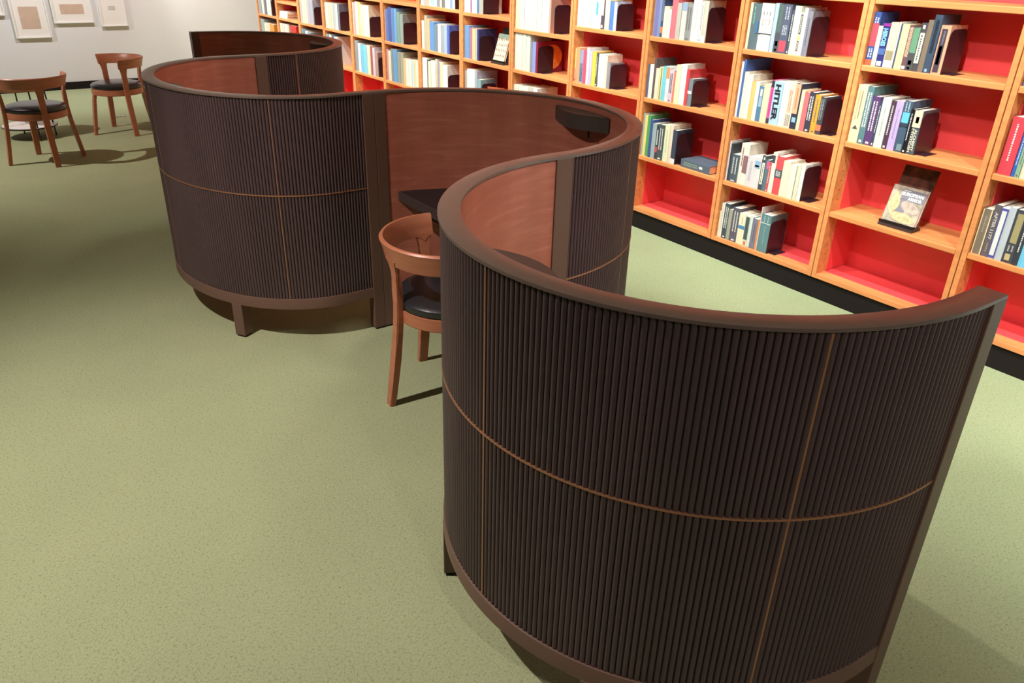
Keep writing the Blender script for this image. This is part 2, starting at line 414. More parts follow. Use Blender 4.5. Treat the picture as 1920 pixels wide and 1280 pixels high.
# ---------------- floor outlet ----------------
t = tag(empty('floor_outlet', (-8.844, 1.414, 0)), 'small floor outlet plate set in the green carpet beside the lone chair', 'outlet')
bm = newbm(); box(bm, -.05, .05, -.065, .065, 0, .004, bev=.001); obj('cover_plate', bm, mat('outlet_plate', (.20, .21, .13), .5), t)
bm = newbm()
for y in (-.032, .0, .034): box(bm, .012, .034, y - .009, y + .009, .004, .009)
obj('socket', bm, M_white, t)

# ---------------- framed prints ----------------
def frame(y0, y1, z0, z1, art, label, text=False):
    r = tag(empty('picture_frame', (XW, (y0 + y1) / 2, z0)), label, 'framed print', 'framed prints on the white wall')
    hw, h = (y1 - y0) / 2, z1 - z0; yc = (y0 + y1) / 2
    bm = newbm(); d = .036; b = .013
    box(bm, .002, d, -hw, -hw + b, 0, h); box(bm, .002, d, hw - b, hw, 0, h); box(bm, .002, d, -hw + b, hw - b, 0, b); box(bm, .002, d, -hw + b, hw - b, h - b, h)
    obj('frame', bm, M_frame, r)
    bm = newbm(); box(bm, .002, .022, -hw + b, hw - b, b, h - b); mt = obj('mount', bm, M_mat, r)
    if art:
        bm = newbm(); box(bm, .0215, .0232, art[0] - yc, art[1] - yc, art[2] - z0, art[3] - z0); obj('print', bm, M_ink if text else M_art, mt)
frame(.838, 1.194, .582, 1.02, (.916, 1.107, .678, .909), 'tall white framed print of a buff sheet, hung lower than its neighbours')
frame(1.245, 1.660, .730, 1.03, (1.333, 1.575, .824, .929), 'wide white framed print with a landscape buff sheet')
frame(1.733, 2.021, .684, 1.04, (1.838, 1.913, .862, .905), 'narrow white framed print with a tiny grey image, nearest the carrel', True)
frame(.46, .782, .823, 1.12, None, 'white framed print cut off at top left corner of the view')

# ---------------- bookcases ----------------
BX0, BW, BD = -1.4593, 0.6932, 3.4988     # right edge of bay 1, bay pitch, front plane
DEPTH = .285
ORD = ['rightmost', 'second from right', 'third from right', 'fourth from right', 'fifth from right', 'sixth from right', 'seventh from right', 'eighth from right',
       'sixth from left', 'fifth from left', 'fourth from left', 'third from left', 'second from left', 'leftmost']
SH = {'b': .1365, '4': .471, '3': .822, '2': 1.172, '5': 1.101, '6': 1.164, '12': 1.007}
def bay_shelves(k):
    z = [.471, .822, {5: 1.101, 6: 1.164}.get(k, 1.172), 1.456, 1.80]
    if k == 12: z.insert(2, 1.007)
    return z
CASELABEL = {0: 'rightmost red backed wooden bookcase, running out of the right edge', 1: 'red backed wooden bookcase holding the armor book, empty bottom shelf',
             2: 'red backed wooden bookcase with four full rows down to its bottom shelf', 3: 'red backed wooden bookcase with a book lying flat and an empty bottom',
             4: 'red backed wooden bookcase, fifth from right, half hidden by the carrel rim', 5: 'red backed wooden bookcase with large ivory volumes and a round orange cover picture',
             6: 'red backed wooden bookcase with a pale face-out book on a stand', 13: 'leftmost red backed wooden bookcase, next to the white wall'}
TOPZ = 2.15
def make_case(k):
    xr = BX0 - (k - 1) * BW; xl = xr - BW
    r = empty('bookcase', (xl, BD, 0))
    tag(r, CASELABEL.get(k, 'tall red backed wooden bookcase, %s in the row' % ORD[k]), 'bookcase', 'bookcases along the wall')
    g, t = .0025, .023
    for x in (g, BW - g - t):
        bm = newbm(); box(bm, x, x + t, 0, DEPTH, .112, TOPZ, bev=.0012)
        sp = obj('side_panel', bm, M_wood, r)
        # red painted liner on the inner face behind the wooden front strip
        bm = newbm()
        if x < .1: box(bm, x + t - .0005, x + t + .0035, .085, DEPTH - .006, .14, TOPZ - .03)
        else: box(bm, x - .0035, x + .0005, .085, DEPTH - .006, .14, TOPZ - .03)
        obj('painted_liner', bm, M_red, sp)
        if k < 6:
            bm = newbm(); xx = x + t if x < .1 else x
            z = .24
            while z < 1.6:
                if min(abs(z - s_) for s_ in bay_shelves(k)) > .03: box(bm, xx - .0015, xx + .0015, .044, .050, z - .003, z + .003)
                z += .048
            obj('pin_holes', bm, M_brass, sp)
    bm = newbm(); box(bm, g + t, BW - g - t, DEPTH - .008, DEPTH, .112, TOPZ); obj('back_panel', bm, M_red, r)
    bm = newbm(); box(bm, g + t, BW - g - t, .001, .075, .112, .136, bev=.0015); bs = obj('bottom_board', bm, M_wood, r)
    bm = newbm(); box(bm, g + t, BW - g - t, .075, DEPTH - .008, .112, .1355); obj('painted_base', bm, M_red, bs)
    for z in bay_shelves(k):
        bm = newbm(); box(bm, g + t + .001, BW - g - t - .001, .0015, DEPTH - .009, z - .026, z, bev=.0034)
        obj('shelf', bm, M_wood, r)
    bm = newbm(); box(bm, g + t, BW - g - t, .0, DEPTH, TOPZ - .03, TOPZ - .004); obj('top_board', bm, M_wood, r)
    bm = newbm(); box(bm, 0, BW, .012, DEPTH, 0, .112); obj('plinth', bm, M_black, r)
    return r
for k in range(14): make_case(k)

# ---------------- books ----------------
_mc = {}
def cmat(c, rough=.42):
    key = tuple(int(v) // 3 for v in c)
    if key not in _mc:
        _mc[key] = mat('book_cloth', tuple(min(.9, v * BOOKK) for v in lin(c)), rough, .4, noise=((25, 25, 8), .06, 3))
    return _mc[key]
BOOKK = .79
PAL = {'white': (238, 238, 234), 'ivory': (240, 234, 212), 'cream': (248, 226, 180), 'yellow': (252, 212, 110), 'orange': (248, 160, 80), 'salmon': (240, 168, 140), 'pink': (236, 112, 126),
       'magenta': (234, 88, 160), 'red': (205, 60, 60), 'maroon': (120, 50, 60), 'purple': (98, 68, 118), 'lilac': (198, 182, 224), 'navy': (56, 58, 110), 'blue': (80, 112, 185), 'pale blue': (170, 200, 230),
       'sky blue': (122, 200, 236), 'turquoise': (122, 205, 200), 'teal': (98, 132, 138), 'green': (90, 162, 112), 'grey green': (150, 178, 154), 'light grey': (200, 202, 208), 'grey': (150, 150, 156),
       'taupe': (150, 132, 115), 'tan': (200, 184, 152), 'slate': (78, 90, 104), 'charcoal': (72, 68, 78), 'black': (32, 30, 36), 'rose': (215, 160, 165), 'mauve': (178, 128, 152)}
def cname(c): return min(PAL, key=lambda n: sum((a - b) ** 2 for a, b in zip(PAL[n], c)))
def lum(c): return .3 * c[0] + .59 * c[1] + .11 * c[2]
def text(name, s, size, m, parent, loc, rot, ext=.0004, width=None, height=None, extra=1.0):
    cu = bpy.data.curves.new('t', 'FONT'); cu.body = s; cu.size = size; cu.extrude = ext; cu.align_x = 'CENTER'; cu.align_y = 'CENTER'; cu.resolution_u = 3
    cu.offset = .0006 * extra
    to = bpy.data.objects.new('t', cu); COL.objects.link(to); bpy.context.view_layer.update()
    me = bpy.data.meshes.new_from_object(to.evaluated_get(bpy.context.evaluated_depsgraph_get())); bpy.data.objects.remove(to)
    xs = [v.co.x for v in me.vertices]; ys = [v.co.y for v in me.vertices]
    sx = width / (max(xs) - min(xs)) if width else 1; sy = height / (max(ys) - min(ys)) if height else sx
    cx, cy = (max(xs) + min(xs)) / 2, (max(ys) + min(ys)) / 2
    for v in me.vertices: v.co.x = (v.co.x - cx) * sx; v.co.y = (v.co.y - cy) * sy
    me.materials.clear(); me.materials.append(m)
    o = bpy.data.objects.new(name, me); COL.objects.link(o); o.parent = parent; o.location = loc; o.rotation_euler = rot; return o
VERT = (R(90), R(90), 0)        # lettering running down a spine that faces -y
def plaque(name, root, t, x0, x1, z0, z1, c, d=.0006):
    bm = newbm(); box(bm, x0, x1, -d, .0008, z0, z1); return obj(name, bm, cmat(c), root)
def bars(root, t, h, c, rnd, z0=.2, z1=.85, cols=1):
    """illegible small lettering along the spine"""
    bm = newbm()
    for q in range(cols):
        xc = t / 2 if cols == 1 else t * (.32 + .36 * q); wd = min(.0045, t * .16); z = h * z0
        while z < h * z1:
            ln = rnd.uniform(.003, .008)
            box(bm, xc - wd / 2, xc + wd / 2, -.0004, .0006, z, min(z + ln, h * z1)); z += ln + rnd.uniform(.0018, .004)
    return obj('title', bm, cmat(c), root)
def make_book(t, h, col, deco, k, rnd, depth=None):
    r = empty('book'); d = depth or min(.215, max(.12, h * rnd.uniform(.66, .78)))
    pages_white = rnd.random() < .6
    cb = .0022 if t > .012 else .0014
    bm = newbm()
    e = .0025
    rd = t > .02 and rnd.random() < .5
    # spine (slightly rounded on thick books), two boards
    n = 5; prof = []
    for q in range(n + 1):
        u = q / n; prof.append((t * u, (-.0035 * math.sin(math.pi * u) if rd else 0) + (.0008 if q in (0, n) else 0)))
    ins = [(x_ if 0 < x_ < t else (cb if x_ == 0 else t - cb), y_ + cb) for x_, y_ in reversed(prof)]
    loft(bm, [[(x_, y_ + .0036, z) for x_, y_ in prof + ins] for z in (0, h)])
    box(bm, 0, cb, .0036, d, 0, h); box(bm, t - cb, t, .0036, d, 0, h)
    obj('cover', bm, cmat(col), r)
    bm = newbm(); box(bm, cb * .8, t - cb * .8, .006, d - e, e, h - e)
    obj('pages', bm, M_page, r)
    if k < 6 and deco: decorate(r, t, h, col, deco, rnd, rd)
    return r, d
M_orange = mat('orange_print', (.85, .30, .06), .45, .4, noise=((20, 60, 20), .15, 3))
def decorate(root, t, h, col, deco, rnd, rd):
    off = -.0002 + (-.0 if not rd else 0)
    g = empty('spine_print', (0, .0036 + (-.0035 if rd else 0), 0), 0, None)
    # the print is one child per book: gather pieces under it only as meshes
    bpy.data.objects.remove(g)
    yo = .0036 + (-.0036 if rd else 0) - .0002
    def P(name, x0, x1, z0, z1, c):
        bm = newbm(); box(bm, x0 * t, x1 * t, yo - .0006, yo + (.0045 if rd else .0008), z0 * h, z1 * h); return obj(name, bm, cmat(c), root)
    def B(c, z0=.2, z1=.85, cols=1, xs=None):
        bm = newbm(); xs = xs or ([.5] if cols == 1 else [.32, .68])
        for q in xs:
            xc = t * q; wd = min(.006, t * .2); z = h * z0
            while z < h * z1:
                ln = rnd.uniform(.003, .009); box(bm, xc - wd / 2, xc + wd / 2, yo - .0009, yo + .0006, z, min(z + ln, h * z1)); z += ln + rnd.uniform(.0016, .0038)
        return obj('title', bm, cmat(c), root)
    def T(s, z, length, width, c, x=.5, ex=1.0):
        return text('title', s, .03, cmat(c), root, (x * t, yo - .0012, z * h), VERT, width=length * h, height=width * t, extra=ex)
    ink = (235, 232, 225) if lum(col) < 140 else (120, 115, 118)
    D_ = deco
    if D_ == 'lines': B(ink, .3, .9, 2 if t > .03 else 1); P('publisher_mark', .3, .7, .03, .07, ink)
    elif D_ == 'faint': B(tuple(int(a * .86) for a in col), .25, .85)
    elif D_ == 'vtitle': B(ink, .25, .88)
    elif D_ == 'bluered': P('spine_band', 0.02, .98, .36, .79, (205, 80, 95)); P('spine_foot', 0.02, .98, 0.003, .11, (236, 100, 70)); B((235, 240, 245), .80, .9, 2); B((225, 232, 240), .15, .32, 2)
    elif D_ == 'HEROES': P('spine_head', .02, .98, .93, .995, (150, 50, 150)); T('HEROES', .68, .40, .62, (140, 214, 240), ex=2.2); P('picture', .05, .95, .28, .42, (80, 110, 170)); P('publisher_mark', .18, .8, .02, .13, (238, 236, 245))
    elif D_ == 'botpic': P('picture', .1, .98, .17, .38, (160, 150, 120)); P('spine_foot', .02, .98, .003, .16, (205, 215, 214))
    elif D_ == 'speck': B((240, 190, 165), .30, .96, xs=[.3, .45, .62, .8]); P('spine_foot', .1, .9, .02, .09, (235, 225, 225))
    elif D_ == 'green': P('spine_foot', .02, .98, .003, .42, (86, 84, 90)); P('picture', .25, .8, .14, .24, (196, 206, 90)); P('publisher_mark', .3, .7, .03, .08, (226, 220, 224))
    elif D_ == 'whitelabel': P('label_panel', .18, .86, .17, .80, (242, 236, 212)); B((90, 86, 90), .22, .76); P('publisher_mark', .35, .7, .88, .96, (236, 232, 232))
    elif D_ == 'darktitle': B((42, 52, 66), .35, .92, xs=[.38, .6]); P('publisher_mark', .25, .6, .02, .07, (160, 190, 225))
    elif D_ == 'inlay': P('label_panel', .2, .74, .04, .93, (84, 70, 84)); P('spine_band', .3, .62, .2, .58, (222, 92, 110)); B((130, 140, 160), .62, .88)
    elif D_ == 'triangle': P('label_panel', .5, .62, .42, .90, (166, 146, 112)); B((205, 175, 120), .4, .92, xs=[.28]); tri(root, t, h, yo, .26, .5)
    elif D_ == 'cyanpic': P('picture', .1, .95, .58, .78, (110, 200, 236)); B((180, 205, 215), .80, .98, 2); P('label_panel', .3, .9, .03, .16, (130, 150, 160)); P('spine_band', .05, .95, .50, .56, (60, 70, 84))
    elif D_ == 'ALCHEMY': P('spine_head', .01, .99, .62, .997, (248, 220, 196)); P('picture', .3, .7, .72, .86, (232, 130, 115)); T('ALCHEMY', .33, .50, .34, (240, 232, 214), .68, 1.6); T('MYSTICISM', .31, .52, .30, (240, 232, 214), .30, 1.6); T('&', .57, .05, .24, (240, 232, 214), .30)
    elif D_ == 'tealtitle': B((120, 200, 170), .55, .93, xs=[.35]); P('spine_band', .68, .9, .36, .62, (70, 120, 170))
    elif D_ == 'midline': P('spine_band', .01, .99, .355, .372, (70, 70, 80)); B((205, 190, 185), .55, .68, xs=[.25, .5, .75]); B((150, 146, 148), .76, .84, xs=[.25, .5, .75])
    elif D_ == 'redoval': P('spine_foot', .1, .9, .04, .26, (238, 84, 100)); B((190, 196, 210), .38, .58, xs=[.3, .5, .7]); B((205, 208, 218), .70, .95, xs=[.4, .7])
    elif D_ == 'darklabel': P('label_panel', .2, .8, .50, .96, (96, 92, 84)); B((226, 222, 206), .54, .93); P('spine_band', .05, .95, .36, .47, (240, 214, 140)); P('label_panel', .25, .75, .1, .34, (104, 84, 74)); B((226, 210, 190), .13, .32)
    elif D_ == 'figure': P('picture', .3, .8, .72, .93, (214, 210, 208)); P('spine_band', .25, .85, .42, .70, (160, 186, 206))
    elif D_ == 'blackends': P('spine_head', .02, .98, .84, .99, (60, 56, 70)); P('spine_foot', .02, .98, .004, .12, (70, 64, 76)); B((206, 60, 140), .2, .8)
    elif D_ == 'HITLER': T('HITLER', .52, .83, .60, (52, 52, 66), .48, 2.0)
    elif D_ == 'faintred': B((232, 150, 130), .35, .85, xs=[.35, .6]); B((160, 156, 150), .04, .3, xs=[.25, .5, .75])
    elif D_ == 'peachtop': P('spine_head', .02, .80, .34, .99, (250, 178, 142)); B((214, 100, 70), .45, .9, xs=[.4]); P('publisher_mark', .2, .8, .15, .26, (150, 196, 226))
    elif D_ == 'orangebot': P('spine_foot', .02, .98, .10, .26, (244, 128, 92)); B((150, 156, 160), .4, .95, 2)
    elif D_ == 'maroon': P('picture', .45, .95, .30, .72, (150, 110, 118)); B((176, 120, 125), .45, .9, xs=[.3])
    elif D_ == 'feather': P('picture', .55, .93, .66, .90, (150, 186, 222)); P('publisher_mark', .55, .85, .70, .76, (80, 110, 160)); B((205, 196, 205), .2, .85, xs=[.2, .3])
    elif D_ == 'pinktop': P('spine_head', .4, .98, .72, .96, (240, 100, 160))
    elif D_ == 'darktop': P('label_panel', .02, .6, .74, .92, (80, 78, 80))
    elif D_ == 'greylabel': P('label_panel', .02, .98, .45, .66, (96, 100, 106)); B((210, 214, 216), .49, .62, xs=[.3, .5, .7])
    elif D_ == 'blueband': P('spine_band', .02, .98, .50, .61, (90, 140, 186)); B((190, 186, 170), .66, .9)
    elif D_ == 'darkpanel': P('label_panel', .15, .92, .22, .96, (76, 92, 96)); P('publisher_mark', .35, .8, .04, .16, (226, 120, 90))
    elif D_ == 'whiteline': P('spine_band', .01, .99, .76, .775, (232, 236, 236)); B((150, 180, 186), .2, .7); B((190, 205, 210), .8, .95, 2)
    elif D_ == 'bluetop': P('spine_head', .02, .98, .78, .997, (150, 170, 206))
    elif D_ == 'whitebot': P('spine_foot', .02, .98, .003, .16, (240, 240, 240))
    elif D_ == 'darkline': P('spine_band', .62, .74, .02, .97, (110, 100, 76))
    elif D_ == 'orangetop': P('spine_head', .1, .9, .68, .99, (252, 158, 104))
    elif D_ == 'whiteband': P('spine_band', .05, .95, .45, .56, (238, 234, 236))
    elif D_ == 'redmark': P('spine_band', .1, .9, .20, .36, (226, 86, 92)); P('label_panel', .3, .7, .42, .86, (206, 212, 214))
    elif D_ == 'tealmid': P('spine_band', .35, .9, .32, .62, (80, 186, 190))
    elif D_ == 'pinklabel': P('label_panel', .2, .8, .32, .80, (232, 206, 214)); P('publisher_mark', .3, .7, .03, .10, (240, 238, 236))
    elif D_ == 'salmonbot': P('spine_foot', .01, .99, .004, .42, (244, 156, 124)); P('publisher_mark', .2, .6, .03, .10, (250, 236, 220))
    elif D_ == 'greybot': B((90, 104, 126), .05, .6, xs=[.25, .5, .75])
    elif D_ == 'creamedge': P('label_panel', .86, .99, .003, .99, (238, 218, 176)); P('label_panel', .01, .12, .003, .99, (238, 218, 176)); B((180, 170, 160), .5, .85)
    elif D_ == 'AFTER': T('AFTER 1177', .60, .52, .42, (214, 206, 204), .5, 1.4); B((190, 150, 140), .1, .26)
    elif D_ == 'blueedge': P('label_panel', .02, .98, .02, .985, (92, 92, 176)); P('label_panel', .16, .84, .07, .94, (234, 236, 236)).location.y = -.0006; B((100, 100, 140), .15, .85)
    elif D_ == 'goldlabel': P('label_panel', .22, .86, .38, .93, (172, 160, 116)); P('publisher_mark', .2, .7, .05, .17, (206, 186, 140)); B((190, 186, 180), .22, .34, 2)
def tri(root, t, h, yo, z, x):
    bm = newbm(); w_ = t * .28; hh = w_ * .9
    pts = [(x * t - w_, z * h - hh / 2), (x * t + w_, z * h - hh / 2), (x * t, z * h + hh)]
    loft(bm, [[(a, y, b) for a, b in pts] for y in (yo - .0008, yo + .0008)]); obj('publisher_mark', bm, cmat((96, 84, 84)), root)
def bookend(loc, k, h=.172, d=.135, lab=''):
    r = tag(empty('bookend', loc), lab, 'bookend', 'dark metal bookends')
    bm = newbm(); ring = []
    rr = .03
    pr = [(0, 0), (d, 0)] + [(d - rr + rr * math.cos(a), h - rr + rr * math.sin(a)) for a in [R(q) for q in (0, 22, 45, 67, 90)]] + [(rr - rr * math.cos(a), h - rr + rr * math.sin(a)) for a in [R(q) for q in (90, 67, 45, 22, 0)]]
    loft(bm, [[(x_, y, z) for y, z in pr] for x_ in (0, .0018)])
    obj('upright_plate', bm, M_bookend, r)
    bm = newbm(); box(bm, .0018, .045, .02, d - .02, 0, .0015); obj('foot', bm, M_bookend, r)
ROWS=[
 (1,'2',0.388,[(0.021,0.041,0.226,(62,84,150),'bluered'),(0.062,0.022,0.169,(250,225,190)),(0.084,0.036,0.183,(52,55,125),'HEROES'),(0.12,0.038,0.189,(245,205,178),'botpic'),(0.158,0.005,0.193,(228,230,228)),(0.162,0.012,0.185,(72,86,108)),(0.174,0.033,0.186,(240,215,165)),(0.207,0.021,0.183,(120,85,95),'speck'),(0.228,0.029,0.175,(112,158,128),'green'),(0.257,0.029,0.197,(84,80,86),'whitelabel'),(0.286,0.023,0.211,(140,122,106)),(0.309,0.032,0.233,(74,86,108),'darktitle'),(0.344,0.043,0.195,(238,175,145),'inlay')]),
 (1,'3',0.363,[(0.018,0.061,0.264,(235,217,178),'triangle'),(0.079,0.032,0.261,(95,130,135),'lines'),(0.111,0.038,0.222,(96,66,116),'lines'),(0.149,0.014,0.208,(66,72,96),'lines'),(0.163,0.041,0.224,(220,225,215),'faint'),(0.206,0.025,0.217,(86,60,78),'lines'),(0.231,0.033,0.219,(200,176,225),'faint'),(0.267,0.038,0.225,(76,96,122),'cyanpic'),(0.305,0.021,0.195,(30,28,36),'lines'),(0.326,0.037,0.193,(92,96,106),'ALCHEMY')]),
 (2,'2',0.407,[(0.02,0.025,0.224,(255,228,185)),(0.046,0.054,0.221,(98,114,122),'tealtitle'),(0.101,0.078,0.225,(232,228,220),'midline'),(0.184,0.023,0.229,(176,196,232)),(0.206,0.028,0.225,(92,108,104),'green'),(0.234,0.049,0.228,(90,96,118),'redoval'),(0.283,0.016,0.204,(80,86,102),'lines'),(0.3,0.036,0.224,(236,240,202)),(0.336,0.02,0.196,(205,203,200),'darklabel'),(0.356,0.02,0.219,(192,192,208)),(0.376,0.031,0.206,(136,136,148),'faint')]),
 (2,'3',0.568,[(0.013,0.03,0.285,(240,240,228)),(0.043,0.014,0.297,(76,110,180)),(0.057,0.028,0.237,(236,222,208)),(0.085,0.029,0.228,(242,238,224)),(0.114,0.026,0.196,(250,196,122)),(0.14,0.025,0.199,(236,236,222)),(0.166,0.03,0.178,(92,132,168),'figure'),(0.196,0.039,0.193,(246,222,184)),(0.236,0.021,0.218,(235,88,162),'blackends'),(0.256,0.054,0.216,(176,210,226),'HITLER'),(0.311,0.036,0.222,(214,226,226)),(0.346,0.039,0.22,(232,216,196),'faintred'),(0.386,0.037,0.222,(58,58,78),'peachtop'),(0.423,0.021,0.196,(250,226,184)),(0.444,0.028,0.189,(235,116,122)),(0.472,0.035,0.193,(68,64,80),'lines'),(0.507,0.03,0.185,(250,166,62),'lines'),(0.538,0.029,0.179,(76,78,86),'orangebot')]),
 (2,'4',0.527,[(0.014,0.026,0.219,(226,216,218),'faint'),(0.041,0.012,0.206,(66,70,78)),(0.053,0.06,0.153,(84,96,108),'lines'),(0.113,0.056,0.223,(238,230,218),'maroon'),(0.169,0.089,0.166,(226,218,222),'feather'),(0.259,0.025,0.185,(74,84,92),'whitelabel'),(0.284,0.024,0.168,(96,122,138),'pinktop'),(0.308,0.013,0.158,(216,92,92),'lines'),(0.322,0.028,0.216,(226,226,218),'darktop'),(0.35,0.046,0.202,(236,88,94),'greylabel'),(0.396,0.043,0.187,(240,230,206)),(0.439,0.038,0.175,(236,236,216)),(0.483,0.021,0.183,(226,220,196)),(0.504,0.023,0.188,(236,240,230))]),
 (2,'b',0.383,[(0.0,0.024,0.153,(246,222,170)),(0.025,0.033,0.201,(236,230,222),'faint'),(0.061,0.035,0.206,(74,84,94),'lines'),(0.096,0.024,0.179,(166,166,152)),(0.121,0.049,0.197,(100,96,110),'lines'),(0.172,0.045,0.179,(240,232,204),'blueband'),(0.218,0.028,0.177,(238,232,206),'darkpanel'),(0.247,0.018,0.176,(216,230,226)),(0.266,0.034,0.172,(130,126,146),'faint'),(0.301,0.008,0.171,(250,150,70)),(0.31,0.007,0.247,(216,202,206)),(0.318,0.064,0.213,(104,140,146),'whiteline')]),
 (3,'2',0.443,[(0.019,0.024,0.219,(150,150,166)),(0.044,0.024,0.22,(126,122,180)),(0.069,0.024,0.219,(130,146,190)),(0.094,0.018,0.218,(70,82,124),'orangebot'),(0.112,0.038,0.167,(250,245,202)),(0.151,0.019,0.153,(244,226,226),'faint'),(0.171,0.044,0.228,(240,120,130)),(0.214,0.031,0.191,(192,186,178)),(0.25,0.036,0.196,(235,235,206),'bluetop'),(0.286,0.045,0.193,(150,150,150),'lines'),(0.332,0.059,0.229,(245,236,222),'faint'),(0.392,0.016,0.209,(232,230,226),'lines'),(0.409,0.033,0.213,(206,200,186),'whitebot')]),
 (3,'3',0.398,[(0.021,0.023,0.19,(98,108,142)),(0.045,0.032,0.193,(240,240,226)),(0.077,0.017,0.23,(104,90,92)),(0.095,0.029,0.176,(240,226,202)),(0.124,0.03,0.188,(226,216,168),'darkline'),(0.154,0.029,0.195,(122,210,226)),(0.183,0.028,0.195,(226,226,236),'orangetop'),(0.212,0.032,0.182,(228,200,216),'lines'),(0.245,0.015,0.174,(226,136,112)),(0.261,0.036,0.216,(235,235,196)),(0.297,0.043,0.223,(240,240,236)),(0.341,0.023,0.2,(226,80,86)),(0.365,0.031,0.152,(130,140,152),'whiteband')]),
 (3,'4',0.328,[(0.03,0.017,0.254,(168,184,178)),(0.047,0.022,0.247,(250,220,130)),(0.07,0.023,0.251,(90,166,110)),(0.094,0.025,0.228,(72,92,152)),(0.12,0.033,0.21,(166,180,186)),(0.154,0.02,0.205,(70,76,86),'redmark'),(0.175,0.048,0.214,(80,90,96),'lines'),(0.223,0.04,0.222,(240,240,202),'faint'),(0.264,0.028,0.225,(244,222,204)),(0.292,0.034,0.201,(70,76,96),'whitebot')]),
 (4,'2',0.406,[(0.019,0.036,0.25,(250,240,210)),(0.055,0.029,0.25,(228,216,222)),(0.085,0.041,0.25,(236,236,234),'orangetop'),(0.127,0.037,0.25,(240,232,204)),(0.164,0.04,0.25,(186,226,246)),(0.206,0.024,0.25,(232,232,228),'tealmid'),(0.23,0.031,0.25,(238,236,220)),(0.262,0.033,0.25,(86,76,92),'pinklabel'),(0.296,0.041,0.25,(240,236,188)),(0.341,0.038,0.165,(86,126,196)),(0.38,0.025,0.165,(202,216,244))]),
 (4,'3',0.386,[(0.018,0.023,0.211,(255,216,116),'salmonbot'),(0.042,0.038,0.22,(246,162,122)),(0.081,0.035,0.207,(152,166,192),'greybot'),(0.117,0.03,0.21,(226,92,122)),(0.148,0.023,0.227,(240,234,234)),(0.172,0.033,0.213,(196,190,226)),(0.207,0.038,0.211,(255,206,86)),(0.246,0.022,0.203,(94,96,86),'lines'),(0.269,0.058,0.202,(230,244,244),'faint'),(0.328,0.026,0.199,(245,214,196)),(0.355,0.03,0.158,(150,146,152))]),
 (5,'5',0.478,[(0.018,0.061,0.25,(240,232,192)),(0.083,0.051,0.25,(226,230,220)),(0.135,0.051,0.25,(228,230,218)),(0.186,0.049,0.25,(226,230,220)),(0.236,0.049,0.25,(232,232,216)),(0.287,0.049,0.25,(226,230,220)),(0.336,0.049,0.25,(228,230,218)),(0.386,0.035,0.25,(226,232,222)),(0.423,0.015,0.25,(238,176,156))]),
 (5,'3',0.308,[(0.021,0.05,0.253,(228,230,218)),(0.072,0.052,0.255,(228,230,220)),(0.125,0.047,0.258,(226,230,218)),(0.173,0.045,0.261,(230,230,218)),(0.22,0.021,0.204,(150,152,160)),(0.243,0.042,0.207,(150,160,216)),(0.286,0.021,0.21,(150,40,70))]),
 (5,'4',None,[(0.027,0.064,0.24,(236,232,216)),(0.093,0.07,0.238,(238,236,226)),(0.165,0.046,0.244,(236,236,232)),(0.212,0.054,0.246,(214,206,196)),(0.269,0.054,0.246,(240,240,236))]),
 (6,'6',0.295,[(0.025,0.088,0.25,(232,238,236)),(0.115,0.019,0.25,(170,110,150)),(0.136,0.073,0.25,(238,242,226)),(0.211,0.021,0.25,(96,136,192)),(0.235,0.059,0.25,(190,186,180))]),
 (6,'3',0.243,[(0.031,0.065,0.244,(110,156,206)),(0.098,0.042,0.232,(176,122,152)),(0.143,0.047,0.228,(252,204,152)),(0.192,0.02,0.228,(196,190,210)),(0.214,0.027,0.228,(70,70,122))]),
 (6,'4',0.278,[(0.035,0.027,0.255,(170,170,176)),(0.064,0.049,0.271,(240,242,226)),(0.116,0.068,0.273,(240,240,236)),(0.186,0.031,0.268,(186,184,204)),(0.219,0.053,0.211,(150,180,190))]),
 (7,'2',0.579,[(0.025,0.049,0.25,(232,236,228)),(0.076,0.038,0.25,(190,180,182)),(0.117,0.042,0.25,(244,184,164)),(0.161,0.033,0.25,(244,232,202)),(0.197,0.053,0.25,(166,206,236)),(0.252,0.041,0.25,(228,226,226)),(0.295,0.046,0.25,(136,142,152)),(0.344,0.034,0.25,(216,202,180)),(0.38,0.045,0.25,(120,120,124)),(0.428,0.039,0.25,(244,236,200)),(0.469,0.035,0.25,(232,232,222)),(0.507,0.036,0.25,(130,160,210)),(0.545,0.032,0.25,(238,232,206))]),
 (7,'3',0.494,[(0.031,0.044,0.227,(240,234,212)),(0.077,0.039,0.271,(190,182,162)),(0.119,0.047,0.248,(246,184,144)),(0.168,0.068,0.229,(100,150,214)),(0.238,0.067,0.211,(122,136,152)),(0.307,0.047,0.222,(240,242,242)),(0.357,0.041,0.208,(166,166,172)),(0.4,0.052,0.218,(168,186,220)),(0.455,0.036,0.221,(88,108,190))]),
 (7,'4',0.455,[(0.011,0.094,0.278,(236,240,232)),(0.108,0.016,0.265,(110,110,118)),(0.127,0.045,0.257,(236,228,200)),(0.173,0.077,0.27,(238,238,226)),(0.251,0.041,0.295,(206,196,168)),(0.294,0.033,0.281,(180,160,190)),(0.328,0.047,0.274,(244,220,176)),(0.377,0.075,0.257,(238,238,234))]),
 (8,'3',0.385,[(0.005,0.04,0.265,(206,170,180)),(0.047,0.053,0.273,(100,124,184)),(0.101,0.052,0.295,(84,100,170)),(0.156,0.051,0.289,(110,140,200)),(0.209,0.051,0.288,(120,170,226)),(0.262,0.057,0.265,(140,166,152)),(0.321,0.06,0.251,(160,172,168))]),
